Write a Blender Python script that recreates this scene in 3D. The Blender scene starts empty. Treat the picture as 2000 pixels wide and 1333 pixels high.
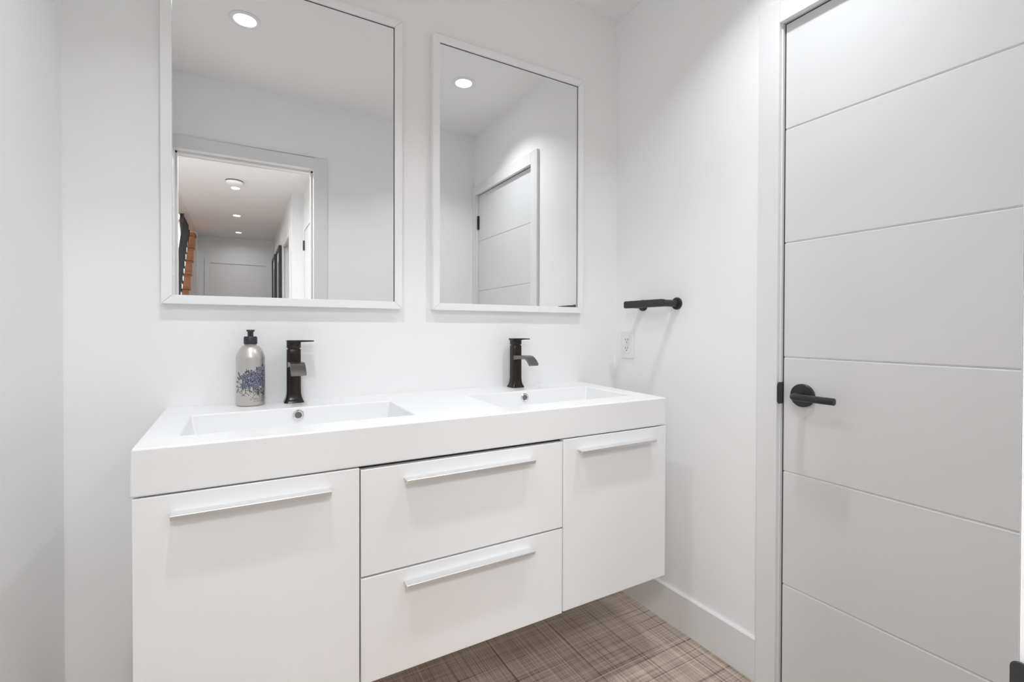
import bpy, bmesh, math, random
from mathutils import Vector, Matrix
PI = math.pi
sc = bpy.context.scene
COL = sc.collection

# ------------------------------------------------------------------ camera
H = 1.1078
ZFL = 0.0218        # floor height while building; everything is set down on z = 0 at the end
cam_d = bpy.data.cameras.new('camera')
cam = bpy.data.objects.new('camera', cam_d)
COL.objects.link(cam)
cam_d.sensor_fit = 'HORIZONTAL'
cam_d.sensor_width = 36.0
cam_d.lens = 926.97 / 2000 * 36.0
cam_d.shift_x = 0.0
cam_d.shift_y = -(666.5 - 651.1) / 2000
cam_d.clip_start = 0.01
yaw, pitch, roll = 0.51919, -0.00868, 0.00251
fwd = Vector((math.sin(yaw) * math.cos(pitch), math.cos(yaw) * math.cos(pitch), math.sin(pitch)))
rt0 = Vector((math.cos(yaw), -math.sin(yaw), 0))
up0 = rt0.cross(fwd)
rt = rt0 * math.cos(roll) + up0 * math.sin(roll)
up = -rt0 * math.sin(roll) + up0 * math.cos(roll)
M = Matrix((rt, up, -fwd)).transposed().to_4x4()
M.translation = Vector((0, -1.53, H))
cam.matrix_world = M
sc.camera = cam

# ------------------------------------------------------------------ world, exposure
w = bpy.data.worlds.new('world')
sc.world = w
w.use_nodes = True
w.node_tree.nodes['Background'].inputs[0].default_value = (1, 1, 1, 1)
w.node_tree.nodes['Background'].inputs[1].default_value = 0.15
vs = sc.view_settings
vs.view_transform = 'Standard'
vs.look = 'None'
vs.gamma = 1.0
vs.use_curve_mapping = False
vs.exposure = -0.09
LAMP_RGB = (0.955, 0.985, 1.02)    # cool white LED
LAMP_W, LAMP_SPREAD = 4.2, 114 # watts and beam of the two bathroom downlights
HALL_W, HALL_SPREAD = 2.5, 160 # the hallway downlights
FILL1_W, FILL2_W = 18.5, 34.0 # added fill lamps, out of view in the hall, to brighten the vanity front
try:
    sc.cycles.diffuse_bounces = 8
    sc.cycles.max_bounces = 14
    sc.cycles.glossy_bounces = 6
    sc.cycles.sample_clamp_indirect = 8.0
    sc.cycles.use_denoising = True
except Exception:
    pass

# ------------------------------------------------------------------ materials
def mat(name, rgb, rough=0.5, metal=0.0, coat=0.0, spec=0.5, coat_rough=0.05):
    m = bpy.data.materials.new(name)
    m.use_nodes = True
    b = m.node_tree.nodes['Principled BSDF']
    b.inputs['Base Color'].default_value = (*rgb, 1)
    b.inputs['Roughness'].default_value = rough
    b.inputs['Metallic'].default_value = metal
    b.inputs['Specular IOR Level'].default_value = spec
    b.inputs['Coat Weight'].default_value = coat
    b.inputs['Coat Roughness'].default_value = coat_rough
    return m

def add_bump(m, scale, strength, dist=0.001, detail=3):
    nt = m.node_tree
    tc = nt.nodes.new('ShaderNodeTexCoord')
    n = nt.nodes.new('ShaderNodeTexNoise')
    n.inputs['Scale'].default_value = scale
    n.inputs['Detail'].default_value = detail
    bp = nt.nodes.new('ShaderNodeBump')
    bp.inputs['Strength'].default_value = strength
    bp.inputs['Distance'].default_value = dist
    nt.links.new(tc.outputs['Object'], n.inputs['Vector'])
    nt.links.new(n.outputs['Fac'], bp.inputs['Height'])
    nt.links.new(bp.outputs['Normal'], nt.nodes['Principled BSDF'].inputs['Normal'])
    return m

M_WALL = add_bump(mat('wall_paint', (0.90, 0.90, 0.90), 0.6, spec=0.3), 220, 0.05, 0.0006)
M_CEIL = add_bump(mat('ceiling_paint', (0.88, 0.88, 0.88), 0.8, spec=0.2), 260, 0.06, 0.0006)
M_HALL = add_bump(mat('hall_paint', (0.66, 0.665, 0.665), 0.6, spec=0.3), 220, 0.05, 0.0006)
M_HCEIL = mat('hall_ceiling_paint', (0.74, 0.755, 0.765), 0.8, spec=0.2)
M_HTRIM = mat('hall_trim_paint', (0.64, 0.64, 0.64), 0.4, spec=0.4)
M_TRIM = mat('trim_paint', (0.79, 0.79, 0.79), 0.38, spec=0.4)
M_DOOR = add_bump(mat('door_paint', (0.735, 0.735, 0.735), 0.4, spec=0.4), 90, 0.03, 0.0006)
M_CAB = mat('gloss_white_lacquer', (0.89, 0.89, 0.89), 0.22, coat=0.4, spec=0.45)
M_SINK = mat('white_ceramic', (0.87, 0.87, 0.87), 0.32, spec=0.45)
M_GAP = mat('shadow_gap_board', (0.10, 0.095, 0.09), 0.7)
M_HAND = mat('satin_aluminium', (0.80, 0.80, 0.805), 0.34, metal=0.8)
M_FRAME = mat('white_frame_lacquer', (0.90, 0.90, 0.90), 0.22, spec=0.5)
M_MIRROR = mat('silvered_glass', (0.92, 0.925, 0.925), 0.0, metal=1.0)
M_BLACK = mat('matte_black_metal', (0.022, 0.022, 0.023), 0.38, spec=0.5)
M_FAUCET = mat('oil_rubbed_bronze', (0.045, 0.040, 0.037), 0.22, metal=0.85, spec=0.5)
M_SPOUT = mat('bronze_painted_sheen', (0.20, 0.19, 0.18), 0.27, metal=0.95)  # body finish made paler to paint in the reflection on the spout
M_CHROME = mat('chrome', (0.78, 0.78, 0.78), 0.12, metal=1.0)
M_DARKHOLE = mat('overflow_hole', (0.20, 0.19, 0.18), 0.4, metal=0.5)
M_PUMP = mat('black_plastic', (0.035, 0.034, 0.042), 0.35)
M_PLATE = mat('white_plastic', (0.85, 0.85, 0.85), 0.35)
M_SLOT = mat('outlet_slot', (0.16, 0.16, 0.16), 0.6)
M_RING = mat('lamp_trim_ring', (0.82, 0.82, 0.82), 0.4)
M_WOOD = mat('stained_wood', (0.33, 0.14, 0.045), 0.45)
M_MAT = mat('picture_mat', (0.75, 0.75, 0.74), 0.6)
M_PIC = mat('picture_print', (0.30, 0.30, 0.30), 0.5)
M_GAPDARK = mat('dark_gap_grey', (0.07, 0.07, 0.07), 0.8, spec=0.2)  # darkens the door gap like its shadow; also lines the mirror glass
M_INK = mat('printed_ink', (0.035, 0.035, 0.045), 0.5)

def emit(name, rgb, s):
    m = bpy.data.materials.new(name)
    m.use_nodes = True
    nt = m.node_tree
    nt.nodes.remove(nt.nodes['Principled BSDF'])
    e = nt.nodes.new('ShaderNodeEmission')
    e.inputs[0].default_value = (*rgb, 1)
    e.inputs[1].default_value = s
    nt.links.new(e.outputs[0], nt.nodes['Material Output'].inputs[0])
    return m
M_LAMP = emit('lamp_lens', (1.0, 1.0, 1.0), 12.0)
M_FILL = emit('fill_dome_glow', (1.0, 0.99, 0.975), 3.0)
M_HLAMP = emit('hall_lamp_lens', (1.0, 0.985, 0.96), 12.0)

def floor_material():
    m = bpy.data.materials.new('linen_porcelain_tile')
    m.use_nodes = True
    nt = m.node_tree
    L = nt.links.new
    b = nt.nodes['Principled BSDF']
    b.inputs['Roughness'].default_value = 0.42
    tc = nt.nodes.new('ShaderNodeTexCoord')
    def noise(sx, sy, sc_, det=4, rough=0.6):
        mp = nt.nodes.new('ShaderNodeMapping')
        mp.inputs['Scale'].default_value = (sx, sy, 1)
        n = nt.nodes.new('ShaderNodeTexNoise')
        n.inputs['Scale'].default_value = sc_
        n.inputs['Detail'].default_value = det
        n.inputs['Roughness'].default_value = rough
        L(tc.outputs['Object'], mp.inputs['Vector'])
        L(mp.outputs['Vector'], n.inputs['Vector'])
        return n
    def ramp(src, p0, p1, c0=0.0, c1=1.0):
        r = nt.nodes.new('ShaderNodeMapRange')
        r.inputs['From Min'].default_value = p0
        r.inputs['From Max'].default_value = p1
        r.inputs['To Min'].default_value = c0
        r.inputs['To Max'].default_value = c1
        r.clamp = True
        L(src, r.inputs['Value'])
        return r.outputs['Result']
    def mth(op, a, bb):
        n = nt.nodes.new('ShaderNodeMath')
        n.operation = op
        for i, v in enumerate((a, bb)):
            if isinstance(v, (int, float)):
                n.inputs[i].default_value = v
            else:
                L(v, n.inputs[i])
        return n.outputs[0]
    # long threads run with the room's depth (y), finer ones across (x)
    warp = ramp(noise(150, 1.1, 1, 4, 0.75).outputs['Fac'], 0.36, 0.66)
    warp2 = ramp(noise(420, 3.0, 1, 2, 0.6).outputs['Fac'], 0.35, 0.65)
    weft = ramp(noise(1.5, 130, 1, 4, 0.75).outputs['Fac'], 0.36, 0.66)
    weft2 = ramp(noise(4, 420, 1, 2, 0.6).outputs['Fac'], 0.35, 0.65)
    blot = ramp(noise(1, 1, 4.5, 3, 0.5).outputs['Fac'], 0.3, 0.7)
    darkline = ramp(noise(75, 0.45, 1, 3, 0.8).outputs['Fac'], 0.57, 0.61)
    darkline2 = ramp(noise(0.6, 70, 1, 3, 0.8).outputs['Fac'], 0.585, 0.615)
    v = mth('ADD', mth('MULTIPLY', warp, 0.34), mth('MULTIPLY', weft, 0.22))
    v = mth('ADD', v, mth('MULTIPLY', warp2, 0.2))
    v = mth('ADD', v, mth('MULTIPLY', weft2, 0.14))
    v = mth('ADD', v, mth('MULTIPLY', blot, 0.12))
    v = mth('SUBTRACT', v, mth('MULTIPLY', darkline, 0.42))
    v = mth('SUBTRACT', v, mth('MULTIPLY', darkline2, 0.28))
    cr = nt.nodes.new('ShaderNodeValToRGB')
    cr.color_ramp.elements[0].position = 0.0
    cr.color_ramp.elements[0].color = (0.11, 0.078, 0.054, 1)
    cr.color_ramp.elements[1].position = 0.85
    cr.color_ramp.elements[1].color = (0.76, 0.66, 0.56, 1)
    e = cr.color_ramp.elements.new(0.42)
    e.color = (0.43, 0.35, 0.28, 1)
    L(v, cr.inputs['Fac'])
    # grout grid
    br = nt.nodes.new('ShaderNodeTexBrick')
    br.offset = 0.5
    br.inputs['Scale'].default_value = 1.0
    br.inputs['Brick Width'].default_value = 0.61
    br.inputs['Row Height'].default_value = 0.305
    br.inputs['Mortar Size'].default_value = 0.0016
    br.inputs['Mortar Smooth'].default_value = 0.1
    mp = nt.nodes.new('ShaderNodeMapping')
    mp.inputs['Location'].default_value = (0.18, 0.085, 0)
    mp.inputs['Rotation'].default_value = (0, 0, 0)
    L(tc.outputs['Object'], mp.inputs['Vector'])
    L(mp.outputs['Vector'], br.inputs['Vector'])
    mx = nt.nodes.new('ShaderNodeMix')
    mx.data_type = 'RGBA'
    L(br.outputs['Fac'], mx.inputs['Factor'])
    L(cr.outputs['Color'], mx.inputs['A'])
    mx.inputs['B'].default_value = (0.62, 0.53, 0.44, 1)
    L(mx.outputs['Result'], b.inputs['Base Color'])
    bp = nt.nodes.new('ShaderNodeBump')
    bp.inputs['Strength'].default_value = 0.12
    bp.inputs['Distance'].default_value = 0.0008
    L(v, bp.inputs['Height'])
    L(bp.outputs['Normal'], b.inputs['Normal'])
    return m
M_FLOOR = floor_material()

def wood_grain(m):
    nt = m.node_tree
    tc = nt.nodes.new('ShaderNodeTexCoord')
    mp = nt.nodes.new('ShaderNodeMapping')
    mp.inputs['Scale'].default_value = (2, 25, 25)
    n = nt.nodes.new('ShaderNodeTexNoise')
    n.inputs['Scale'].default_value = 3
    cr = nt.nodes.new('ShaderNodeValToRGB')
    cr.color_ramp.elements[0].color = (0.24, 0.09, 0.028, 1)
    cr.color_ramp.elements[1].color = (0.42, 0.19, 0.065, 1)
    nt.links.new(tc.outputs['Object'], mp.inputs['Vector'])
    nt.links.new(mp.outputs['Vector'], n.inputs['Vector'])
    nt.links.new(n.outputs['Fac'], cr.inputs['Fac'])
    nt.links.new(cr.outputs['Color'], nt.nodes['Principled BSDF'].inputs['Base Color'])
wood_grain(M_WOOD)

# ------------------------------------------------------------------ mesh helpers
RIGHT = [False]
def kp(p):
    if not RIGHT[0]:
        return Vector(p)
    c = Vector((0, -1.53, 1.1078))
    return c + (Vector(p) - c) * 0.9803

def B():
    return bmesh.new()

def box(bm, x0, x1, y0, y1, z0, z1):
    v = [bm.verts.new((x, y, z)) for z in (z0, z1) for y in (y0, y1) for x in (x0, x1)]
    for f in ((0, 2, 3, 1), (4, 5, 7, 6), (0, 1, 5, 4), (2, 6, 7, 3), (0, 4, 6, 2), (1, 3, 7, 5)):
        bm.faces.new([v[i] for i in f])
    return v

def prism(bm, pts, vec):
    """extrude a planar 3-D polygon by vec"""
    vec = Vector(vec)
    a = [bm.verts.new(p) for p in pts]
    b = [bm.verts.new(Vector(p) + vec) for p in pts]
    bm.faces.new(a[::-1])
    bm.faces.new(b)
    n = len(a)
    for i in range(n):
        bm.faces.new((a[i], a[(i + 1) % n], b[(i + 1) % n], b[i]))

def lathe(bm, prof, origin, axis='Z', n=48, cap=True):
    """prof = list of (radius, offset along axis)"""
    o = Vector(origin)
    ax = {'X': Vector((1, 0, 0)), '-X': Vector((-1, 0, 0)), 'Y': Vector((0, 1, 0)), '-Y': Vector((0, -1, 0)),
          'Z': Vector((0, 0, 1)), '-Z': Vector((0, 0, -1))}[axis]
    u = ax.orthogonal().normalized()
    v = ax.cross(u)
    rings = []
    for r, h in prof:
        rings.append([bm.verts.new(o + ax * h + (u * math.cos(2 * PI * k / n) + v * math.sin(2 * PI * k / n)) * r) for k in range(n)])
    for a, b in zip(rings, rings[1:]):
        for k in range(n):
            bm.faces.new((a[k], a[(k + 1) % n], b[(k + 1) % n], b[k]))
    if cap:
        if prof[0][0] > 1e-6:
            bm.faces.new(rings[0][::-1])
        if prof[-1][0] > 1e-6:
            bm.faces.new(rings[-1])

def sweep(bm, path, r, n=20):
    """round tube along a path of points"""
    path = [Vector(p) for p in path]
    rings = []
    t0 = (path[1] - path[0]).normalized()
    u = t0.orthogonal().normalized()
    for i, p in enumerate(path):
        if i == 0:
            t = t0
        elif i == len(path) - 1:
            t = (path[i] - path[i - 1]).normalized()
        else:
            t = ((path[i] - path[i - 1]).normalized() + (path[i + 1] - path[i]).normalized()).normalized()
        u = (u - t * u.dot(t)).normalized()
        v = t.cross(u)
        rings.append([bm.verts.new(p + (u * math.cos(2 * PI * k / n) + v * math.sin(2 * PI * k / n)) * r) for k in range(n)])
    for a, b in zip(rings, rings[1:]):
        for k in range(n):
            bm.faces.new((a[k], a[(k + 1) % n], b[(k + 1) % n], b[k]))
    bm.faces.new(rings[0][::-1])
    bm.faces.new(rings[-1])

def world_loc(o):
    v = Vector((0, 0, 0))
    while o is not None:
        v = v + o.location
        o = o.parent
    return v

def obj(name, bm, m, parent=None, origin=None, bevel=0, seg=2, smooth=False, angle=35):
    """link a bmesh given in room coordinates as one mesh object"""
    bmesh.ops.remove_doubles(bm, verts=bm.verts, dist=1e-6)
    if RIGHT[0]:
        for v in bm.verts:
            v.co = kp(v.co)
    bmesh.ops.recalc_face_normals(bm, faces=bm.faces)
    me = bpy.data.meshes.new(name)
    if parent is not None:
        off = world_loc(parent)
    else:
        off = Vector(origin) if origin else Vector((0, 0, 0))
    bmesh.ops.translate(bm, verts=bm.verts, vec=-off)
    bm.to_mesh(me)
    bm.free()
    me.materials.append(m)
    o = bpy.data.objects.new(name, me)
    COL.objects.link(o)
    if parent is not None:
        o.parent = parent
    else:
        o.location = off
    if bevel:
        md = o.modifiers.new('bevel', 'BEVEL')
        md.width = bevel
        md.segments = seg
        md.limit_method = 'ANGLE'
        md.angle_limit = math.radians(30)
        md.harden_normals = False
    if smooth or bevel:
        for p in me.polygons:
            p.use_smooth = True
        try:
            me.set_sharp_from_angle(angle=math.radians(angle))
        except Exception:
            pass
    return o

def tag(o, label, cat, group=None, kind=None):
    o['label'] = label
    o['category'] = cat
    if group:
        o['group'] = group
    if kind:
        o['kind'] = kind
    return o

def thing(name, label, cat, loc, group=None, kind=None):
    o = bpy.data.objects.new(name, None)
    COL.objects.link(o)
    o.location = kp(loc)
    o.empty_display_size = 0.05
    return tag(o, label, cat, group, kind)

def struct(name, bm, m, label, cat, bevel=0):
    return tag(obj(name, bm, m, bevel=bevel), label, cat, kind='structure')

# ------------------------------------------------------------------ room shell
KR = 0.9803                                       # right-wall survey scale about the camera
XO = 1.411
XW, XL, YF, ZC = XO * KR, -0.372, -1.455, 2.41     # right wall, left wall, door wall, ceiling
YB = -1.575                                       # hallway side of the door wall
DX = 1.420                                        # face of the panelled door
OY0, OY1 = -1.4005, -0.6925                       # opening of the panelled door (y)
DH = 2.024                                        # opening height
EX0, EX1 = -0.2925, 0.366                         # entrance opening (x)

bm = B(); box(bm, -1.6, 1.6, -7.6, 0.1, ZFL - 0.1, ZFL)
struct('floor', bm, M_FLOOR, 'brown linen-textured tile floor under the floating vanity', 'floor')
bm = B(); box(bm, XL, XW, YF, 0.0, ZC, ZC + 0.1)
struct('ceiling', bm, M_CEIL, 'white bathroom ceiling with two recessed lamps', 'ceiling')
bm = B(); box(bm, XL - 0.1, XW + 0.1, 0.0, 0.1, 0, ZC + 0.1)
struct('wall_back', bm, M_WALL, 'white wall that carries the two mirrors above the vanity', 'wall')
bm = B(); box(bm, XL - 0.1, XL, YB, 0.0, 0, ZC + 0.1)
struct('wall_left', bm, M_WALL, 'plain white wall at the left end of the vanity', 'wall')
bm = B()
ky0, ky1, kzh = (OY0 - 0.02 + 1.53) * KR - 1.53, (OY1 + 0.02 + 1.53) * KR - 1.53, (DH + 0.02 - H) * KR + H
box(bm, XW, XW + 0.1, ky1, 0.0, 0, ZC + 0.1)
box(bm, XW, XW + 0.1, YB, ky0, 0, ZC + 0.1)
box(bm, XW, XW + 0.1, ky0, ky1, kzh, ZC + 0.1)
struct('wall_right', bm, M_WALL, 'white wall with the black towel bar, outlet and panelled door', 'wall')
bm = B()
box(bm, XL, EX0 - 0.018, YB, YF, 0, ZC + 0.1)
box(bm, EX1 + 0.018, XW, YB, YF, 0, ZC + 0.1)
box(bm, EX0 - 0.018, EX1 + 0.018, YB, YF, DH + 0.02, ZC + 0.1)
struct('wall_front', bm, M_WALL, 'white wall with the entrance opening, seen in the left mirror', 'wall')

# baseboards
def base_board(bm, a, b, nx, ny, h=0.1334, t=0.0125):
    (ax, ay), (bx, by) = a, b
    p = [Vector((0, 0)), Vector((t, 0)), Vector((t, h - 0.004)), Vector((t - 0.004, h)), Vector((0, h))]
    pts = [(ax + nx * q.x, ay + ny * q.x, ZFL + q.y) for q in p]
    prism(bm, pts, (bx - ax, by - ay, 0))
bm = B(); base_board(bm, (XW, 0.0), (XW, -0.6463), -1, 0)
struct('baseboard_right', bm, M_TRIM, 'white baseboard on the right wall between vanity and door casing', 'baseboard')
bm = B(); base_board(bm, (XL, 0.0), (XW, 0.0), 0, -1)
struct('baseboard_back', bm, M_TRIM, 'white baseboard under the vanity on the mirror wall', 'baseboard')
bm = B(); base_board(bm, (XL, YF), (XL, 0.0), 1, 0)
struct('baseboard_left', bm, M_TRIM, 'white baseboard on the left wall', 'baseboard')
bm = B(); base_board(bm, (EX1 + 0.073, YF), (XW, YF), 0, 1)
struct('baseboard_front', bm, M_TRIM, 'white baseboard on the wall with the entrance opening', 'baseboard')

# ------------------------------------------------------------------ door parts
def lever_set(parent, p, nx, ly, rose_r=0.0335):
    """black rose and lever; p on the door face, nx = outward x sign, ly = lever direction along y"""
    x, y, z = p
    ax = 'X' if nx > 0 else '-X'
    bm = B(); lathe(bm, [(0.0, 0), (rose_r, 0), (rose_r, 0.0075), (rose_r - 0.0015, 0.009), (0.0, 0.009)], (x, y, z), ax, 48, cap=False)
    obj('handle_rose', bm, M_BLACK, parent, smooth=True)
    path = [(x + nx * 0.008, y, z), (x + nx * 0.046, y, z)]
    for k in range(1, 7):
        a = k / 6 * PI / 2
        path.append((x + nx * (0.046 + 0.013 * math.sin(a)), y + ly * 0.013 * (1 - math.cos(a)), z))
    path.append((x + nx * 0.059, y + ly * 0.112, z))
    bm = B(); sweep(bm, path, 0.0098, 24)
    obj('lever_handle', bm, M_BLACK, parent, bevel=0.001, smooth=True, angle=50)

def hinge(parent, x, y, z, h=0.092):
    bm = B(); lathe(bm, [(0.0065, -h / 2), (0.0065, h / 2)], (x, y, z), 'Z', 20)
    box(bm, x, x + 0.010, y - 0.012, y + 0.012, z - h / 2, z + h / 2)
    obj('hinge', bm, M_BLACK, parent, smooth=True)

def panel_leaf(bm, along, face, a0, a1, z0, z1, thick, grooves, sgn):
    """door leaf with V grooves across its face. along='y': leaf in a plane x=face, face looks towards sgn*x"""
    g, d = 0.0036, 0.0036
    prof = [(0, z0)]
    for z in grooves:
        prof += [(0, z - g), (d, z), (0, z + g)]
    prof += [(0, z1), (thick, z1), (thick, z0)]
    if along == 'y':
        pts = [(face - sgn * q, a0, z) for q, z in prof]
        prism(bm, pts, (0, a1 - a0, 0))
    else:
        pts = [(a0, face - sgn * q, z) for q, z in prof]
        prism(bm, pts, (a1 - a0, 0, 0))
GRV = [0.3395, 0.6815, 1.0250, 1.3677, 1.7075]

# closed panelled door on the right wall
RIGHT[0] = True
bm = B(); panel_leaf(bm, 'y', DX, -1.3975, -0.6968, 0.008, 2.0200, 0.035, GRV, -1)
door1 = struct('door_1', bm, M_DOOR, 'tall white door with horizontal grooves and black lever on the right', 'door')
lever_set(door1, (DX, -0.7535, 0.9165), -1, -1)
hinge(door1, DX - 0.006, -1.3985, 1.835)
hinge(door1, DX - 0.006, -1.3985, 1.02)
hinge(door1, DX - 0.006, -1.3985, 0.20)

CXF = 1.3955     # face of its casing
bm = B()
# casing: near leg, far leg, head
box(bm, CXF, XO, -0.6897, -0.6255, 0, 2.0885)
box(bm, CXF, XO, -1.4530, -1.4035, 0, 2.0885)
box(bm, CXF, XO, -1.4035, -0.6897, 2.0225, 2.0885)
# jamb boards and stop
box(bm, XO - 0.002, XO + 0.1, -0.6925, -0.6725, 0, DH)
box(bm, XO - 0.002, XO + 0.1, OY0 - 0.02, OY0, 0, DH)
box(bm, XO - 0.002, XO + 0.1, OY0 - 0.02, -0.6725, DH, DH + 0.02)
box(bm, DX + 0.036, XO + 0.1, OY0, -0.6925, 0.0, DH)
trim1 = struct('trim_1', bm, M_TRIM, 'white casing around the grooved door on the right wall', 'trim', bevel=0.0012)
bm = B()
pts = [(1.3915, -0.6950, 0.8935), (1.3915, -0.6950, 0.9430), (1.3985, -0.6950, 0.9505), (1.4215, -0.6950, 0.9505),
       (1.4215, -0.6950, 0.8860), (1.3985, -0.6950, 0.8860)]
prism(bm, pts, (0, 0.0025, 0))
obj('strike_plate', bm, M_BLACK, trim1, bevel=0.0006)
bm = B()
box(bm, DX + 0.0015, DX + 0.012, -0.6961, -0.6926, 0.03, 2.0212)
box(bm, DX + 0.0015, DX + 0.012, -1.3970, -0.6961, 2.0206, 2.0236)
obj('gap_shadow', bm, M_GAPDARK, trim1)  # dark strips painted in as the shadow line of the door gap

RIGHT[0] = False
# entrance: casing, jamb, strike plate
bm = B()
CY = -1.443
box(bm, EX1 + 0.004, EX1 + 0.071, YF, CY, 0, 2.0875)
box(bm, EX0 - 0.069, EX0 - 0.004, YF, CY, 0, 2.0875)
box(bm, EX0 - 0.004, EX1 + 0.004, YF, CY, 2.0215, 2.0875)
box(bm, EX1, EX1 + 0.018, YB, YF + 0.001, 0, DH)
box(bm, EX0 - 0.018, EX0, YB, YF + 0.001, 0, DH)
box(bm, EX0 - 0.018, EX1 + 0.018, YB, YF + 0.001, DH, DH + 0.02)
# door stops
box(bm, EX1 - 0.011, EX1, -1.535, -1.500, 0, DH)
box(bm, EX0, EX0 + 0.011, -1.535, -1.500, 0, DH)
box(bm, EX0, EX1, -1.535, -1.500, DH - 0.011, DH)
# hallway casing
box(bm, EX1 + 0.004, EX1 + 0.071, YB - 0.013, YB, 0, 2.0875)
box(bm, EX0 - 0.069, EX0 - 0.004, YB - 0.013, YB, 0, 2.0875)
box(bm, EX0 - 0.004, EX1 + 0.004, YB - 0.013, YB, 2.0215, 2.0875)
trim2 = struct('trim_2', bm, M_TRIM, 'white casing of the entrance opening, reflected in the left mirror', 'trim', bevel=0.0012)
bm = B()
pts = [(EX1 - 0.0001, -1.492, 0.868), (EX1 - 0.0001, -1.4412, 0.868)]
for k in range(7):
    a = k / 6 * PI / 2
    pts.append((EX1 - 0.0001, -1.4412 - 0.004 * (1 - math.cos(a)), 0.9285 - 0.004 * (1 - math.sin(a))))
pts.append((EX1 - 0.0001, -1.492, 0.9285))
prism(bm, pts, (-0.0016, 0, 0))
obj('strike_plate', bm, M_BLACK, trim2, bevel=0.0006)

# entrance door, opened flat towards the left wall
bm = B(); panel_leaf(bm, 'y', EX0 - 0.001, -1.4400, -0.7850, 0.008, 2.018, 0.035, GRV, 1)
door2 = struct('door_2', bm, M_DOOR, 'white entrance door standing open along the left wall, edge seen in mirror', 'door')
lever_set(door2, (EX0 - 0.001, -0.845, 0.9165), 1, -1)

# ------------------------------------------------------------------ mirrors
MZ0, MZ1 = 1.1715, 2.0915
def mirror(label, x0, x1, parent_group=None):
    t = thing('wall_mirror', label, 'mirror', ((x0 + x1) / 2, 0, MZ0), 'white framed mirrors above the vanity')
    fw, yf = 0.0240, -0.0285
    o = [(x0, MZ0), (x1, MZ0), (x1, MZ1), (x0, MZ1)]
    i = [(x0 + fw, MZ0 + fw - 0.001), (x1 - fw, MZ0 + fw - 0.001), (x1 - fw, MZ1 - fw), (x0 + fw, MZ1 - fw)]
    bm = B()
    for k in range(4):
        a, b_ = o[k], o[(k + 1) % 4]
        c, d = i[(k + 1) % 4], i[k]
        # tiny mitre gap
        cx = (a[0] + b_[0] + c[0] + d[0]) / 4; cz = (a[1] + b_[1] + c[1] + d[1]) / 4
        pts = []
        for q in (a, b_, c, d):
            qx, qz = q
            e = 0.00025
            if k % 2 == 0:
                qx += e * (1 if cx > qx else -1)
            else:
                qz += e * (1 if cz > qz else -1)
            pts.append((qx, yf, qz))
        prism(bm, pts, (0, -yf - 0.0004, 0))
    obj('frame', bm, M_FRAME, t, bevel=0.0011, seg=2)
    bm = B(); box(bm, x0 + fw - 0.004, x1 - fw + 0.004, -0.0205, -0.0165, MZ0 + fw - 0.005, MZ1 - fw + 0.004)
    obj('glass', bm, M_MIRROR, t)
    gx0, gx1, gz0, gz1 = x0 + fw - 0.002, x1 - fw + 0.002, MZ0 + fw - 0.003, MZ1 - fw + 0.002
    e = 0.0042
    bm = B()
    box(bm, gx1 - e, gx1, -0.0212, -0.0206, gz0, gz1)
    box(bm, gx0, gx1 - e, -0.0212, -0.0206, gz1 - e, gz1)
    obj('glass_edge', bm, M_GAPDARK, t)
    bm = B(); box(bm, x0 + 0.006, x1 - 0.006, -0.0160, -0.0005, MZ0 + 0.006, MZ1 - 0.006)
    obj('backing_board', bm, M_GAP, t)
    return t
mirror('large white framed mirror above the left basin, reflecting the entrance and hallway', -0.1775, 0.4513)
mirror('large white framed mirror above the right basin, reflecting the grooved door', 0.5559, 1.1838)

# ------------------------------------------------------------------ vanity
VX0, VX1, VY = -0.171, 1.1766, -0.4616
ZT, ZTB, ZG = 0.8908, 0.8985, 0.8035
def zdeck(y):
    return ZTB + (ZT - ZTB) * (y / VY)
sink = thing('double_sink', 'long white double basin countertop with thick front on the floating vanity', 'sink', ((VX0 + VX1) / 2, VY / 2, ZG))
bm = B()
basins = [(-0.106, 0.380), (0.624, 1.112)]
BY0, BY1 = -0.376, -0.140
xs = [VX0, basins[0][0], basins[0][1], basins[1][0], basins[1][1], VX1]
ys = [VY, BY0, BY1, -0.0005]
gv = [[bm.verts.new((x, y, zdeck(y))) for x in xs] for y in ys]
for j in range(3):
    for i in range(5):
        if j == 1 and i in (1, 3):
            continue
        bm.faces.new((gv[j][i], gv[j][i + 1], gv[j + 1][i + 1], gv[j + 1][i]))
lo = {}
def lowv(x, y, dx):
    return bm.verts.new((x + dx, y, ZG))
bfl = bm.verts.new((VX0 - 0.0035, VY, ZG)); bfr = bm.verts.new((VX1, VY, ZG))
bbl = bm.verts.new((VX0 - 0.0035, -0.0005, ZG)); bbr = bm.verts.new((VX1, -0.0005, ZG))
bm.faces.new([bfl, bfr] + gv[0][::-1])
bm.faces.new([bbr, bbl] + gv[3])
bm.faces.new([bbl, bfl] + [gv[j][0] for j in range(4)])
bm.faces.new([bfr, bbr] + [gv[j][5] for j in (3, 2, 1, 0)])
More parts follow.
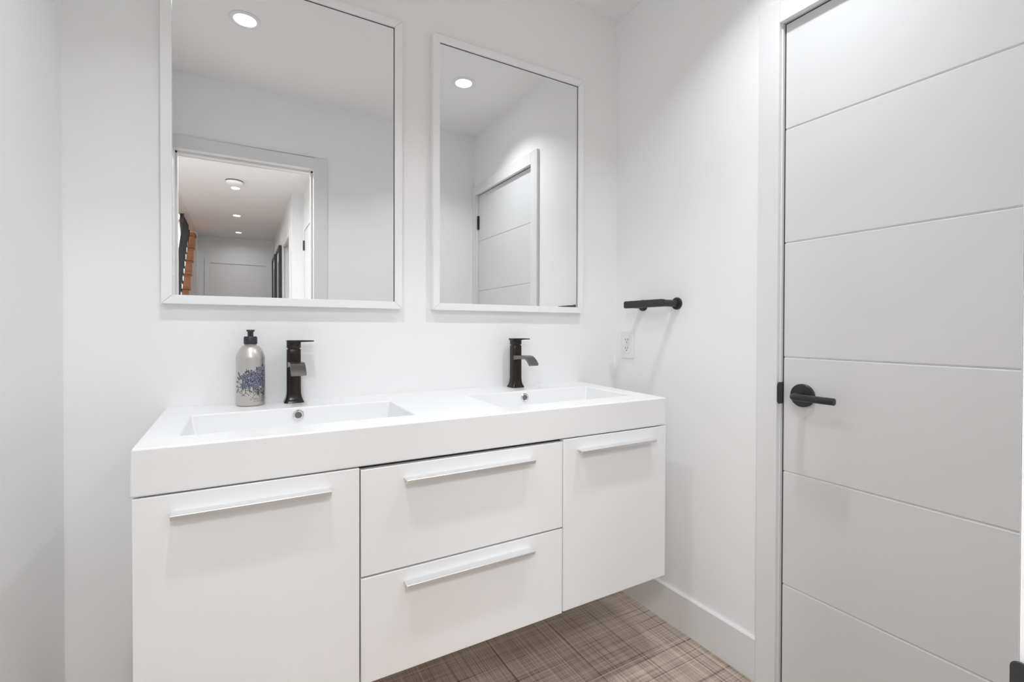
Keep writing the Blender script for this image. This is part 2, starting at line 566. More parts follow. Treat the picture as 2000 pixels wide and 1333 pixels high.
for i in (1, 3):
    rim = [gv[1][i], gv[1][i + 1], gv[2][i + 1], gv[2][i]]
    zb = 0.800
    x0, x1 = xs[i], xs[i + 1]
    mid = [bm.verts.new(p) for p in ((x0 + 0.012, BY0 + 0.022, zb + 0.018), (x1 - 0.012, BY0 + 0.022, zb + 0.018),
                                     (x1 - 0.012, BY1 - 0.006, zb + 0.018), (x0 + 0.012, BY1 - 0.006, zb + 0.018))]
    flo = [bm.verts.new(p) for p in ((x0 + 0.035, BY0 + 0.055, zb), (x1 - 0.035, BY0 + 0.055, zb),
                                     (x1 - 0.035, BY1 - 0.03, zb), (x0 + 0.035, BY1 - 0.03, zb))]
    for a, b_ in ((rim, mid), (mid, flo)):
        for k in range(4):
            bm.faces.new((a[k], a[(k + 1) % 4], b_[(k + 1) % 4], b_[k]))
    bm.faces.new(flo)
# underside (closed around the basin floors)
bm.faces.new((bfl, bbl, bbr, bfr))
obj('basin_top', bm, M_SINK, sink, bevel=0.0035, seg=3)
for cx, zc in ((0.1335, 0.8755), (0.8430, 0.8735)):
    bm = B()
    lathe(bm, [(0.0085, 0.002), (0.0085, 0.0045), (0.0100, 0.0058), (0.0128, 0.0055), (0.0146, 0.0035), (0.0146, -0.0010)],
          (cx, BY1 - 0.0015, zc), '-Y', 40, cap=False)
    ring = obj('overflow_ring', bm, M_CHROME, sink, smooth=True)
    bm = B()
    lathe(bm, [(0.0, 0.0008), (0.0045, 0.0020), (0.0088, 0.0014), (0.0088, 0.0)], (cx, BY1 - 0.0015, zc), '-Y', 32, cap=False)
    obj('overflow_screen', bm, M_DARKHOLE, ring, smooth=True)
for cx in (0.137, 0.868):
    bm = B(); lathe(bm, [(0.0, 0.006), (0.018, 0.0055), (0.021, 0.003), (0.0325, 0.0025), (0.033, 0.0005)], (cx, -0.235, 0.8002), 'Z', 40, cap=False)
    obj('drain', bm, M_CHROME, sink, smooth=True)

van = thing('vanity_cabinet', 'glossy white wall-hung vanity with two doors and two middle drawers', 'cabinet', ((VX0 + VX1) / 2, VY / 2, 0.3205))
XS1, XS2, ZB = 0.2272, 0.7745, 0.3205
CX0 = VX0 + 0.0015
FT = 0.019
ZTOP = 0.8005
bm = B()
t_ = 0.016
yb0, yb1 = VY + FT + 0.002, -0.002
box(bm, CX0, CX0 + t_, yb0, yb1, ZB, ZTOP)
box(bm, VX1 - t_, VX1, yb0, yb1, ZB, ZTOP)
box(bm, CX0 + t_, VX1 - t_, yb0, yb1, ZB + 0.0005, ZB + t_)
box(bm, CX0 + t_, VX1 - t_, yb1 - 0.008, yb1, ZB + t_, ZTOP)
for x in (XS1, XS2):
    box(bm, x - t_ / 2, x + t_ / 2, yb0 + 0.003, yb1 - 0.008, ZB + t_, ZTOP - 0.02)
box(bm, XS1 + t_ / 2, XS2 - t_ / 2, yb0 + 0.003, -0.05, 0.552, 0.562)
obj('carcass', bm, M_CAB, van, bevel=0.0008)
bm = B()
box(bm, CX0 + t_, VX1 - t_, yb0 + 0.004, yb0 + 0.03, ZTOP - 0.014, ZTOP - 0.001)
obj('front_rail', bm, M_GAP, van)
def front(name, x0, x1, z0, z1, hx0, hx1, hz):
    bm = B(); box(bm, x0, x1, VY, VY + FT, z0, z1)
    f = obj(name, bm, M_CAB, van, bevel=0.0012, seg=2)
    # pull: thin ledge with a turned-down lip
    yo = VY - 0.026
    bm = B()
    prof = [(VY + 0.0, hz + 0.0035), (yo + 0.001, hz + 0.0035), (yo, hz + 0.0025), (yo + 0.0045, hz - 0.0065), (yo + 0.0070, hz - 0.0065),
            (yo + 0.0050, hz + 0.0005), (VY + 0.0, hz + 0.0005)]
    prism(bm, [(hx0, y, z) for y, z in prof], (hx1 - hx0, 0, 0))
    obj('handle', bm, M_HAND, f, bevel=0.0005)
    return f
G = 0.0016
front('door', CX0, XS1 - G, ZB, ZG - 0.0028, -0.112, 0.1645, 0.7650)
front('drawer', XS1 + G, XS2 - G, 0.5585, ZG - 0.0078, 0.3250, 0.6705, 0.7618)
front('drawer', XS1 + G, XS2 - G, ZB - 0.0020, 0.5540, 0.3250, 0.6695, 0.5228)
front('door', XS2 + G, VX1, ZB + 0.0008, ZG - 0.0028, 0.8235, 1.1128, 0.7656)

# ------------------------------------------------------------------ faucets
def rrect(cx, cy, z, hx, hy, r, n=6):
    pts = []
    for sx, sy, a0 in ((1, 1, 0), (-1, 1, PI / 2), (-1, -1, PI), (1, -1, 3 * PI / 2)):
        for k in range(n + 1):
            a = a0 + k / n * PI / 2
            pts.append((cx + sx * (hx - r) + r * math.cos(a), cy + sy * (hy - r) + r * math.sin(a), z))
    return pts

def loft(bm, rings):
    vr = [[bm.verts.new(p) for p in r] for r in rings]
    n = len(vr[0])
    bm.faces.new(vr[0][::-1])
    bm.faces.new(vr[-1])
    for a, b_ in zip(vr, vr[1:]):
        for k in range(n):
            bm.faces.new((a[k], a[(k + 1) % n], b_[(k + 1) % n], b_[k]))

FY = -0.0435
def faucet(label, fx, lev):
    z0 = zdeck(FY) + 0.0003
    t = thing('basin_faucet', label, 'faucet', (fx, FY, z0), 'dark single-lever faucets')
    bm = B()
    rings = []
    for z, h in ((0, 0.0262), (0.003, 0.0254), (0.007, 0.0234), (0.012, 0.0214), (0.018, 0.0200), (0.026, 0.0190), (0.034, 0.0186), (0.130, 0.0183),
                 (0.149, 0.0183), (0.1505, 0.0176)):
        rings.append(rrect(fx, FY, z0 + z, h, h, 0.0105))
    loft(bm, rings)
    obj('body', bm, M_FAUCET, t, smooth=True, angle=60)
    bm = B()
    loft(bm, [rrect(fx, FY, z0 + 0.1505, 0.0160, 0.0160, 0.009), rrect(fx, FY, z0 + 0.1545, 0.0160, 0.0160, 0.009)])
    obj('swivel_ring', bm, M_FAUCET, t, smooth=True, angle=60)
    bm = B()
    loft(bm, [rrect(fx, FY, z0 + 0.1545, 0.0178, 0.0178, 0.0105), rrect(fx, FY, z0 + 0.156, 0.0183, 0.0183, 0.0105),
              rrect(fx, FY, z0 + 0.1715, 0.0183, 0.0183, 0.0105)])
    obj('cap', bm, M_FAUCET, t, smooth=True, angle=60)
    # lever: flat blade over the cap reaching to the right
    bm = B()
    zt = z0 + 0.1700
    prof = [(-0.0188, 0.0), (0.0150, -0.0002), (0.0200, 0.0012), (lev, 0.0020), (lev, 0.0055), (0.012, 0.0062), (-0.0188, 0.0062)]
    prism(bm, [(fx + a, FY - 0.0188, zt + h) for a, h in prof], (0, 0.0376, 0))
    obj('lever', bm, M_FAUCET, t, bevel=0.0012, seg=2)
    # spout: flat arched tongue with a turned-down lip
    bm = B()
    top, bot = [], []
    zs = z0 + 0.1150
    for k in range(25):
        s = k / 24
        y = FY - 0.010 - s * 0.112
        drop = 0.0 if s < 0.55 else 0.0275 * ((s - 0.55) / 0.45) ** 2.1
        rise = 0.0020 * math.sin(min(s / 0.55, 1) * PI / 2)
        top.append((y, zs + rise - drop))
        th = 0.0160 - 0.0100 * min(s / 0.8, 1) ** 1.6
        bot.append((y + (0.0038 if s > 0.8 else 0.0038 * s / 0.8), zs + rise - drop - th))
    prof = top + bot[::-1]
    prism(bm, [(fx - 0.0168, y, z) for y, z in prof], (0.0376, 0, 0))
    obj('spout', bm, M_SPOUT, t, bevel=0.0010, seg=2, angle=40)['label'] = 'bronze spout with its reflected light put into a paler colour'
    return t
faucet('dark bronze single-lever faucet at the left basin, beside the soap bottle', 0.1310, 0.0520)
faucet('dark bronze single-lever faucet at the right basin, nearer the outlet', 0.8650, 0.0500)

# ------------------------------------------------------------------ soap bottle
def soap_bottle():
    bx, by = 0.0232, -0.0415
    z0 = zdeck(by) + 0.0002
    t = thing('soap_bottle', 'silver pump bottle with blue flower print standing left of a faucet', 'bottle', (bx, by, z0))
    R = 0.0352
    prof = [(0.0, 0.001), (R - 0.004, 0.0), (R - 0.001, 0.0012), (R, 0.004)]
    nseg = 220
    for k in range(1, nseg):
        prof.append((R, 0.004 + 0.124 * k / nseg))
    prof.append((R, 0.128))
    zs, zn, rn = 0.128, 0.1665, 0.0148
    for k in range(1, 25):
        q = math.sin(k / 24 * PI / 2)
        prof.append((rn + (R - rn) * max(0.0, 1 - q ** 1.6) ** 0.65, zs + (zn - 0.003 - zs) * q))
    prof.append((rn - 0.0005, zn))
    bm = B()
    n = 420
    lathe(bm, prof, (bx, by, z0), 'Z', n, cap=False)
    # --- print painted per vertex: flowers, leaves and stems
    rnd = random.Random(11)
    C0 = Vector((0 - bx, -1.53 - by))
    th0 = math.atan2(C0.y, C0.x)           # the side that looks at the room
    W = R
    shapes = []                             # all in (u, v) metres on the unrolled label, u>0 to the right
    def petal(cx, cy, ang, ln, wd, col):
        shapes.append(('p', cx, cy, math.cos(ang), math.sin(ang), ln, wd, col))
    def line(pts, wd, col):
        for a, b_ in zip(pts, pts[1:]):
            shapes.append(('l', a[0], a[1], b_[0], b_[1], wd, col))
    NAVY, BLUE, GREY, PALE, TEAL, LILA = (0.012, 0.014, 0.045), (0.022, 0.038, 0.115), (0.02, 0.02, 0.023), (0.42, 0.42, 0.46), (0.02, 0.045, 0.065), (0.075, 0.072, 0.125)
    heads = [(-0.013, 0.063, 0.010), (-0.003, 0.052, 0.012), (0.011, 0.066, 0.012), (0.021, 0.056, 0.012), (0.009, 0.047, 0.010),
             (-0.016, 0.047, 0.009), (0.0, 0.069, 0.009), (0.030, 0.071, 0.011), (0.017, 0.078, 0.008), (0.031, 0.046, 0.010),
             (0.042, 0.058, 0.012), (0.052, 0.068, 0.011), (0.047, 0.045, 0.01)]
    # stems and curling roots
    for k in range(46):
        u = rnd.uniform(-0.030, 0.055)
        v = rnd.uniform(0.034, 0.046)
        a = rnd.uniform(-2.2, -0.9)
        pts = [(u, v)]
        for q in range(6):
            a += rnd.uniform(-0.55, 0.55)
            u += 0.0030 * math.cos(a); v += 0.0026 * math.sin(a)
            pts.append((u, v))
        line(pts, 0.00045, GREY)
    for k in range(60):
        h = rnd.choice(heads)
        a = rnd.uniform(0, 2 * PI)
        u, v = h[0], h[1]
        pts = [(u, v)]
        for q in range(6):
            a += rnd.uniform(-0.4, 0.4)
            u += 0.0032 * math.cos(a); v += 0.0026 * math.sin(a)
            pts.append((u, v))
        line(pts, 0.00045, NAVY if rnd.random() < 0.6 else GREY)
    # flower heads
    for (cx, cy, r) in heads:
        np_ = rnd.randint(7, 10)
        a0 = rnd.uniform(0, 6)
        for ring, rr in ((0, 1.0), (1, 0.62)):
            for k in range(np_):
                a = a0 + ring * 0.3 + 2 * PI * k / np_
                col = rnd.choice([BLUE, NAVY, LILA, LILA, BLUE])
                petal(cx + 0.30 * r * rr * math.cos(a), cy + 0.30 * r * rr * math.sin(a), a, r * rr * 0.78, r * 0.17 * (1 + 0.3 * rr), col)
                line([(cx + 0.3 * r * math.cos(a), cy + 0.3 * r * math.sin(a)), (cx + r * 0.85 * math.cos(a), cy + r * 0.85 * math.sin(a))], 0.00035, PALE)
        petal(cx - r * 0.15, cy, 0, r * 0.3, r * 0.14, NAVY)
    # leaves at the rim of the bouquet
    for (cx, cy, a, ln) in [(-0.026, 0.066, 1.9, 0.011), (-0.021, 0.061, 2.2, 0.010), (-0.029, 0.053, 2.9, 0.010), (-0.030, 0.046, 3.4, 0.010), (-0.028, 0.039, 3.8, 0.010),
                            (-0.012, 0.071, 1.2, 0.008), (-0.006, 0.074, 1.5, 0.006), (0.012, 0.079, 1.9, 0.007), (0.026, 0.083, 1.5, 0.008), (0.033, 0.080, 1.0, 0.009),
                            (-0.024, 0.058, 2.5, 0.012), (0.0, 0.076, 1.6, 0.004)]:
        petal(cx, cy, a, ln, 0.0020, GREY if cx < 0.02 else TEAL)
    me_col = []
    silver = (0.60, 0.575, 0.555)
    def colour(u, v):
        c = None
        for s in shapes:
            if s[0] == 'p':
                _, cx, cy, ca, sa, ln, wd, col = s
                dx, dy = u - cx, v - cy
                if abs(dx) > ln or abs(dy) > ln:
                    continue
                p, q = dx * ca + dy * sa, -dx * sa + dy * ca
                if 0 <= p <= ln:
                    hw = wd * math.sin(PI * (p / ln) ** 0.8)
                    if abs(q) < hw:
                        c = col if abs(q) > 0.12 * hw else PALE
            else:
                _, x0, y0, x1, y1, wd, col = s
                if u < min(x0, x1) - wd or u > max(x0, x1) + wd or v < min(y0, y1) - wd or v > max(y0, y1) + wd:
                    continue
                ex, ey = x1 - x0, y1 - y0
                tt = max(0, min(1, ((u - x0) * ex + (v - y0) * ey) / (ex * ex + ey * ey + 1e-12)))
                if math.hypot(u - x0 - tt * ex, v - y0 - tt * ey) < wd:
                    c = col
        return c
    bmesh.ops.recalc_face_normals(bm, faces=bm.faces)
    me = bpy.data.meshes.new('bottle_body')
    bmesh.ops.translate(bm, verts=bm.verts, vec=-Vector((bx, by, z0)))
    bm.to_mesh(me); bm.free()
    at = me.color_attributes.new('print', 'FLOAT_COLOR', 'POINT')
    data = []
    for v in me.vertices:
        c = silver; al = 0.0
        if 0.018 < v.co.z < 0.118 and math.hypot(v.co.x, v.co.y) > R - 0.0005:
            d = math.atan2(v.co.y, v.co.x) - th0
            d = (d + PI) % (2 * PI) - PI
            k = colour((d * R - 0.002) / 1.22, (v.co.z - 0.066) / 1.3 + 0.0545)
            if k:
                c = k; al = 1.0
        data += [c[0], c[1], c[2], al]
    at.data.foreach_set('color', data)
    m = mat('printed_aluminium', silver, 0.38, metal=0.75)
    nt = m.node_tree
    ca = nt.nodes.new('ShaderNodeVertexColor'); ca.layer_name = 'print'
    pb = nt.nodes['Principled BSDF']
    nt.links.new(ca.outputs['Color'], pb.inputs['Base Color'])
    mr = nt.nodes.new('ShaderNodeMapRange')
    mr.inputs['To Min'].default_value = 0.75; mr.inputs['To Max'].default_value = 0.0
    nt.links.new(ca.outputs['Alpha'], mr.inputs['Value'])
    nt.links.new(mr.outputs['Result'], pb.inputs['Metallic'])
    me.materials.append(m)
    o = bpy.data.objects.new('bottle_body', me); COL.objects.link(o); o.parent = t
    for p in me.polygons:
        p.use_smooth = True
    # lettering wrapped round the bottle
    def lettering(txt, size, v0, u0, curve_up):
        fc = bpy.data.curves.new('lettering', 'FONT')
        fc.body = txt
        fc.size = size
        fc.space_character = 1.15
        fo = bpy.data.objects.new('tmp', fc); COL.objects.link(fo)
        bpy.context.view_layer.update()
        dg = bpy.context.evaluated_depsgraph_get()
        tm = bpy.data.meshes.new_from_object(fo.evaluated_get(dg))
        bpy.data.objects.remove(fo, do_unlink=True)
        b2 = bmesh.new(); b2.from_mesh(tm); bpy.data.meshes.remove(tm)
        for _ in range(2):
            bmesh.ops.subdivide_edges(b2, edges=[e for e in b2.edges if e.calc_length() > 0.0012], cuts=1)
        xsz = max(v.co.x for v in b2.verts)
        for v in b2.verts:
            u, h = v.co.x + u0, v.co.y + v0
            h += curve_up * (u - u0 - xsz / 2) ** 2
            a = th0 + u / R
            v.co = Vector((bx + (R + 0.00015) * math.cos(a), by + (R + 0.00015) * math.sin(a), z0 + h))
        return obj('lettering', b2, M_INK, o)
    lettering("L'OCCITANE", 0.0082, 0.0165, -0.0005, 0.0)
    lettering("EN PROVENCE", 0.0042, 0.0112, 0.0070, 0.0)
    # pump
    zc = z0 + 0.1662
    bm = B(); lathe(bm, [(0.0, 0.0), (0.0155, 0.0), (0.0158, 0.001), (0.0158, 0.0205), (0.0150, 0.0215), (0.0, 0.0215)], (bx, by, zc), 'Z', 40, cap=False)
    for k in range(20):
        a = 2 * PI * k / 20
        px, py = bx + 0.0158 * math.cos(a), by + 0.0158 * math.sin(a)
        lathe(bm, [(0.0007, 0.002), (0.0007, 0.018)], (px, py, zc), 'Z', 6)
    obj('collar', bm, M_PUMP, t, smooth=True, angle=40)
    bm = B(); lathe(bm, [(0.0072, 0.0), (0.0072, 0.013)], (bx, by, zc + 0.0215), 'Z', 32)
    obj('plunger', bm, M_PUMP, t, smooth=True, angle=40)
    bm = B()
    dx, dy = math.cos(th0), math.sin(th0)
    lathe(bm, [(0.0, 0.0), (0.0085, 0.0), (0.0100, 0.0012), (0.0104, 0.004), (0.0092, 0.0052), (0.0, 0.0054)], (bx, by, zc + 0.0345), 'Z', 32, cap=False)
    sweep(bm, [(bx, by, zc + 0.0362), (bx + 0.012 * dx, by + 0.012 * dy, zc + 0.0362), (bx + 0.020 * dx, by + 0.020 * dy, zc + 0.0350)], 0.0026, 12)
    obj('pump_head', bm, M_PUMP, t, smooth=True, angle=40)
soap_bottle()

RIGHT[0] = True
# ------------------------------------------------------------------ towel bar on the right wall
tb = thing('towel_bar', 'short matte black towel bar on the right wall above the outlet', 'towel bar', (XO, -0.213, 1.204))
Z = 1.2042
for y in (-0.1305, -0.3010):
    bm = B()
    lathe(bm, [(0.0225, 0.0), (0.0225, 0.006), (0.0215, 0.0078), (0.0, 0.0078)], (XO, y, Z), '-X', 40, cap=False)
    fl = obj('wall_flange', bm, M_BLACK, tb, smooth=True, angle=40)
    bm = B()
    lathe(bm, [(0.0130, 0.0), (0.0130, 0.078)], (XO - 0.006, y, Z), '-X', 32)
    obj('post', bm, M_BLACK, tb, smooth=True, angle=40)
bm = B()
x0, x1 = XO - 0.094, XO - 0.078
pts = []
for sy, sz, a0 in ((1, 1, 0), (-1, 1, PI / 2), (-1, -1, PI), (1, -1, 3 * PI / 2)):
    hy, hz, r = 0.1005, 0.0140, 0.0075
    for k in range(7):
        a = a0 + k / 6 * PI / 2
        pts.append((x0, -0.2155 + sy * (hy - r) + r * math.cos(a), Z + sz * (hz - r) + r * math.sin(a)))
prism(bm, pts, (x1 - x0, 0, 0))
obj('bar', bm, M_BLACK, tb, bevel=0.0025, seg=3)

# ------------------------------------------------------------------ outlet
ot = thing('power_outlet', 'white duplex power outlet low on the right wall above the vanity end', 'outlet', (XO, -0.041, 1.045))
oy, oz = -0.0415, 1.0435
bm = B(); box(bm, XO - 0.0055, XO, oy - 0.0355, oy + 0.0355, oz - 0.0575, oz + 0.0575)
obj('cover_plate', bm, M_PLATE, ot, bevel=0.0022, seg=3)
bm = B(); box(bm, XO - 0.0068, XO - 0.004, oy - 0.0165, oy + 0.0165, oz - 0.0335, oz + 0.0335)
rc = obj('receptacle', bm, M_PLATE, ot, bevel=0.0006)
for dz in (0.0175, -0.0165):
    bm = B()
    box(bm, XO - 0.0071, XO - 0.0066, oy - 0.0078, oy - 0.0052, oz + dz - 0.0010, oz + dz + 0.0085)
    box(bm, XO - 0.0071, XO - 0.0066, oy + 0.0050, oy + 0.0076, oz + dz - 0.0010, oz + dz + 0.0070)
    lathe(bm, [(0.0026, 0.0), (0.0026, 0.0006)], (XO - 0.0066, oy, oz + dz - 0.0075), '-X', 16)
    obj('socket_slots', bm, M_SLOT, rc)

RIGHT[0] = False
# ------------------------------------------------------------------ ceiling lamps
def pot_light(label, x, y, z, m, group, watts, spread, r=0.0425, ro=0.0605):
    t = thing('ceiling_light', label, 'ceiling light', (x, y, z), group)
    bm = B()
    lathe(bm, [(ro, 0.0), (ro, 0.003), (ro - 0.004, 0.0058), (r + 0.004, 0.0062), (r, 0.0040), (r, 0.0)], (x, y, z), '-Z', 64, cap=False)
    obj('trim_ring', bm, M_RING, t, smooth=True, angle=50)
    bm = B()
    lathe(bm, [(0.0, 0.0024), (r * 0.7, 0.0022), (r - 0.0002, 0.0012), (r - 0.0002, 0.0002), (0.0, 0.0002)], (x, y, z), '-Z', 48, cap=False)
    obj('lens', bm, m, t, smooth=True, angle=60)
    ld = bpy.data.lights.new('downlight', 'AREA')
    ld.shape = 'DISK'
    ld.size = r * 1.9
    ld.energy = watts
    ld.color = LAMP_RGB
    ld.spread = math.radians(spread)
    lo_ = bpy.data.objects.new('downlight', ld)
    COL.objects.link(lo_)
    lo_.parent = t
    lo_.location = (0, 0, -0.0035)
    return t
g = 'recessed ceiling lamps in the bathroom'
pot_light('round recessed ceiling lamp seen in the left mirror', 0.0185, -0.8174, ZC, M_LAMP, g, LAMP_W, LAMP_SPREAD)
pot_light('round recessed ceiling lamp seen in the right mirror', 1.0257, -0.8280, ZC, M_LAMP, g, LAMP_W, LAMP_SPREAD)

# ------------------------------------------------------------------ hallway behind the camera (seen in the left mirror)
HX, SX, HYE, AY, AX = 0.430, -0.510, -6.43, -3.545, 0.535
HY0 = YB
bm = B(); box(bm, SX, AX + 0.1, HYE - 0.1, HY0, ZC, ZC + 0.1); box(bm, -1.55, SX, -3.0, HY0, ZC, ZC + 0.1)
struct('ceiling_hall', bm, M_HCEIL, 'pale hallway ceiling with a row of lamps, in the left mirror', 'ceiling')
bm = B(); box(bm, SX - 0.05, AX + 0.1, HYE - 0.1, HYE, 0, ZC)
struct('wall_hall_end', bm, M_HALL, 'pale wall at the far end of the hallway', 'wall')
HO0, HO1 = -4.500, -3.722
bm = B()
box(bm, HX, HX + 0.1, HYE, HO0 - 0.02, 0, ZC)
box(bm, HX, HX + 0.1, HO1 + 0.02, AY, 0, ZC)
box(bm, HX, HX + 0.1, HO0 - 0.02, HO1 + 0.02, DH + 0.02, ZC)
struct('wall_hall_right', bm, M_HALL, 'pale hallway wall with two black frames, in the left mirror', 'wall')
bm = B()
box(bm, HX + 0.1, AX + 0.1, AY - 0.1, AY, 0, ZC)
box(bm, AX, AX + 0.1, AY, HY0, 0, ZC)
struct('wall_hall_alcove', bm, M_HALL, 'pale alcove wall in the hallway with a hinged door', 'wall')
bm = B()
box(bm, SX - 0.1, SX, HYE, -6.16, 0, 4.9)
box(bm, SX - 0.1, SX, -6.16, -3.0, ZC, 4.9)
struct('wall_hall_left', bm, M_HALL, 'pale wall beside and above the staircase opening', 'wall')
bm = B()
box(bm, -1.65, -1.55, -7.6, HY0, 0, 4.9)
box(bm, -1.55, SX - 0.05, -7.6, -7.5, 0, 4.9)
box(bm, -1.55, SX - 0.1, -3.0, -2.9, ZC + 0.1, 4.9)
box(bm, -1.65, XL - 0.1, HY0, HY0 + 0.1, 0, ZC + 0.1)
box(bm, SX - 0.1, SX, -7.6, HYE, 0, 4.9)
struct('wall_stairwell', bm, M_WALL, 'bright white walls of the stairwell', 'wall')
bm = B(); box(bm, -1.65, SX, -7.6, -2.9, 4.9, 5.0)
struct('ceiling_stairwell', bm, M_HCEIL, 'white ceiling over the stairwell', 'ceiling')

def plain_casing(name, label, plane, axis, sgn, a0, a1, head, wid=0.066, th=0.014, jamb=0.08):
    """casing round an opening; axis = wall normal axis, a0..a1 along the wall"""
    bm = B()
    def bx(u0, u1, z0, z1, d0, d1):
        lo_, hi_ = sorted((plane + sgn * d0, plane + sgn * d1))
        if axis == 'x':
            box(bm, lo_, hi_, u0, u1, z0, z1)
        else:
            box(bm, u0, u1, lo_, hi_, z0, z1)
    bx(a0 - wid, a0, 0, head + wid, 0, th)
    bx(a1, a1 + wid, 0, head + wid, 0, th)
    bx(a0, a1, head, head + wid, 0, th)
    return struct(name, bm, M_HTRIM, label, 'trim', bevel=0.001)

# door at the end of the hall
E0, E1 = -0.372, 0.338
plain_casing('trim_3', 'white casing of the door at the hallway end', HYE, 'y', 1, E0, E1, 2.030)
bm = B(); box(bm, E0, E1, HYE, HYE + 0.004, 0.01, 2.028)
struct('door_3', bm, M_HTRIM, 'plain white door at the far end of the hallway', 'door')
# door on the right hallway wall
plain_casing('trim_4', 'white casing on the right hallway wall near the frames', HX, 'x', -1, HO0, HO1, 2.030)
bm = B(); box(bm, HX + 0.055, HX + 0.09, HO0 - 0.01, HO1 + 0.01, 0.01, 2.03)
struct('door_4', bm, M_HTRIM, 'recessed white door on the right side of the hallway', 'door')
# hinged door in the alcove
plain_casing('trim_5', 'white casing of the alcove door in the hallway', AX, 'x', -1, -3.395, -2.63, 2.030)
bm = B(); box(bm, AX - 0.008, AX + 0.0, -3.392, -2.633, 0.01, 2.027)
d5 = struct('door_5', bm, M_HTRIM, 'white alcove door with a black hinge, at the mirror doorway edge', 'door')
hinge(d5, AX - 0.018, -3.394, 1.893)

for (x, y, l) in ((-0.0400, -3.613, 'small hallway ceiling lamp beside the smoke detector, in the left mirror'),
                  (-0.0360, -4.848, 'small hallway ceiling lamp in the middle of the row'),
                  (-0.0227, -5.950, 'small hallway ceiling lamp farthest away, before the end door')):
    pot_light(l, x, y, ZC, M_HLAMP, 'recessed ceiling lamps in the hallway', HALL_W, HALL_SPREAD, 0.034, 0.046)

sd = thing('smoke_detector', 'white round smoke detector on the hallway ceiling', 'smoke detector', (-0.0465, -3.374, ZC))
bm = B(); lathe(bm, [(0.068, 0.0), (0.068, 0.009), (0.064, 0.011)], (-0.0465, -3.374, ZC), '-Z', 48)
obj('vented_base', bm, M_SLOT, sd, smooth=True, angle=40)
bm = B(); lathe(bm, [(0.0, 0.011), (0.067, 0.011), (0.067, 0.020), (0.058, 0.028), (0.040, 0.033), (0.0, 0.034)], (-0.0465, -3.374, ZC), '-Z', 48, cap=False)
obj('cover', bm, M_PLATE, sd, smooth=True, angle=50)

def picture(label, y0, y1, z0, z1):
    t = thing('picture_frame', label, 'picture frame', (HX, (y0 + y1) / 2, z0), 'black picture frames in the hallway')
    f, d = 0.035, 0.034
    bm = B()
    box(bm, HX - d, HX - 0.001, y0, y0 + f, z0, z1)
    box(bm, HX - d, HX - 0.001, y1 - f, y1, z0, z1)
    box(bm, HX - d, HX - 0.001, y0 + f, y1 - f, z0, z0 + f)
    box(bm, HX - d, HX - 0.001, y0 + f, y1 - f, z1 - f, z1)
    obj('frame', bm, M_BLACK, t, bevel=0.0015)
    bm = B(); box(bm, HX - 0.016, HX - 0.004, y0 + f, y1 - f, z0 + f, z1 - f)
    mt = obj('mat_board', bm, M_MAT, t)
    bm = B(); box(bm, HX - 0.018, HX - 0.016, y0 + 0.16, y1 - 0.16, z0 + 0.16, z1 - 0.16)
    obj('print', bm, M_PIC, mt)
picture('nearer black picture frame on the right hallway wall', -5.45, -4.83, 1.20, 2.105)
picture('farther black picture frame on the right hallway wall', -6.28, -5.66, 1.20, 2.115)

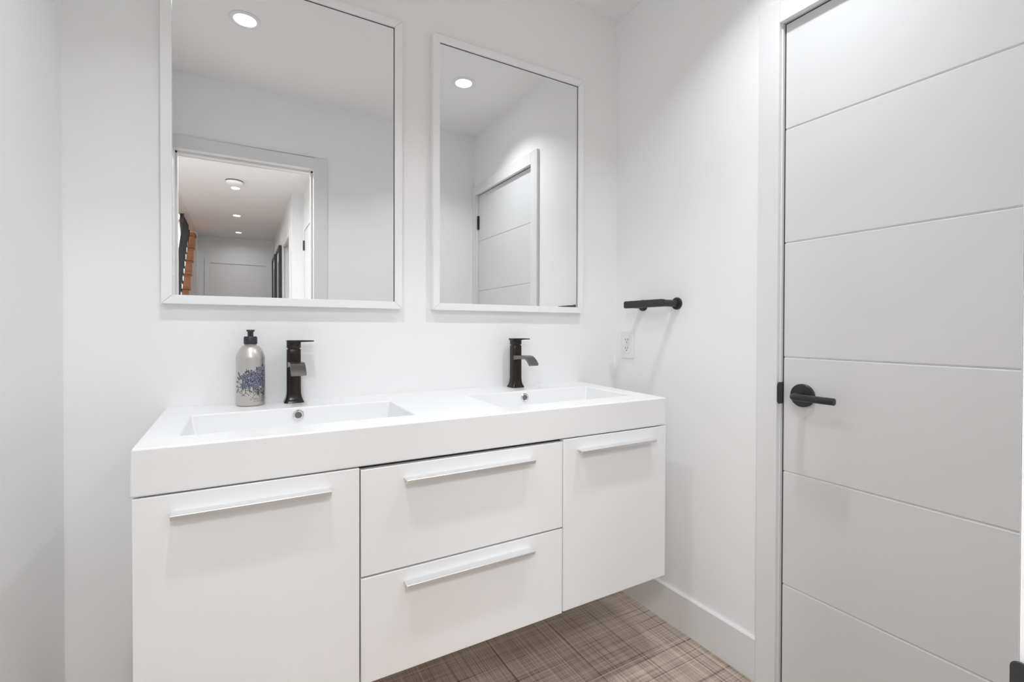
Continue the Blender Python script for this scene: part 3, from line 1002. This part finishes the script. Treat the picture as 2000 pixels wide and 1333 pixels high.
def fill_dome(label, x, y, watts):  # added fill light, hidden above the entrance head, shining in on the vanity
    t = thing('fill_dome', label, 'ceiling light', (x, y, ZC), 'added fill domes in the hallway')
    bm = B(); lathe(bm, [(0.190, 0.0), (0.190, 0.018), (0.183, 0.022), (0.0, 0.022)], (x, y, ZC), '-Z', 64, cap=False)
    obj('base_ring', bm, M_RING, t, smooth=True, angle=50)
    bm = B(); lathe(bm, [(0.176, 0.022)] + [(0.176 * math.cos(k / 10 * PI / 2), 0.022 + 0.055 * math.sin(k / 10 * PI / 2)) for k in range(1, 11)], (x, y, ZC), '-Z', 64, cap=False)
    obj('fill_glass', bm, M_FILL, t, smooth=True, angle=60)
    ld = bpy.data.lights.new('fill_lamp', 'AREA')
    ld.shape = 'DISK'
    ld.size = 0.34
    ld.energy = watts
    ld.color = LAMP_RGB
    ld.spread = math.radians(178)
    lo_ = bpy.data.objects.new('fill_lamp', ld)
    COL.objects.link(lo_)
    lo_.parent = t
    lo_.location = (0, 0, -0.080)
fill_dome('added fill dome on the hallway ceiling just outside the entrance', -0.04, -2.35, FILL1_W)
fill_dome('added fill dome on the hallway ceiling near the foot of the stairs', -0.92, -2.35, FILL2_W)

# staircase rising along the left of the hallway
st = thing('staircase', 'wooden staircase rising on the left of the hallway', 'staircase', (-0.98, -4.6, 0))
RUN, RISE = 0.2130, 0.1900
yA, zA = -5.080, 1.590
k0, k1 = -8, 6
for k in range(k0, k1):
    z = zA + RISE * k
    y = yA - RUN * k
    if z < 0.1:
        continue
    bm = B(); box(bm, -1.53, -0.615 if y - RUN < -6.16 else -0.512, y - RUN, y + 0.025, z - 0.038, z)
    obj('tread', bm, M_WOOD, st, bevel=0.003)
    bm = B(); box(bm, -1.53, -0.615 if y - RUN < -6.16 else -0.515, y - 0.018, y, z - RISE, z - 0.039)
    obj('riser', bm, M_WOOD, st)
gd = thing('stair_railing', 'black slatted railing in front of the wooden stairs', 'railing', (-0.575, -4.6, 0))
def zt_(y):
    return zA + (yA - y) * RISE / RUN
n = 0
y = -3.62
while y > -5.75:
    bm = B(); box(bm, -0.586, -0.566, y - 0.010, y + 0.010, zt_(y) - 0.08 + 0.14, zt_(y) + 0.80)
    obj('baluster', bm, M_BLACK, gd)
    y -= 0.105
for dz, h in ((0.80, 0.040), (0.10, 0.03)):
    bm = B()
    ya, yb = -3.56, -5.80
    prism(bm, [(-0.592, ya, zt_(ya) + dz), (-0.592, yb, zt_(yb) + dz), (-0.592, yb, zt_(yb) + dz + h), (-0.592, ya, zt_(ya) + dz + h)], (0.032, 0, 0))
    obj('handrail' if dz > 0.5 else 'bottom_rail', bm, M_BLACK, gd)
pot_light('ceiling lamp high over the stairwell', -1.03, -5.6, 4.9, M_HLAMP, 'recessed ceiling lamps in the stairwell', 110, 170, 0.08, 0.1)

# set everything down so that the floor lies at z = 0
for o in list(COL.objects):
    if o.parent is None:
        o.location.z -= ZFL
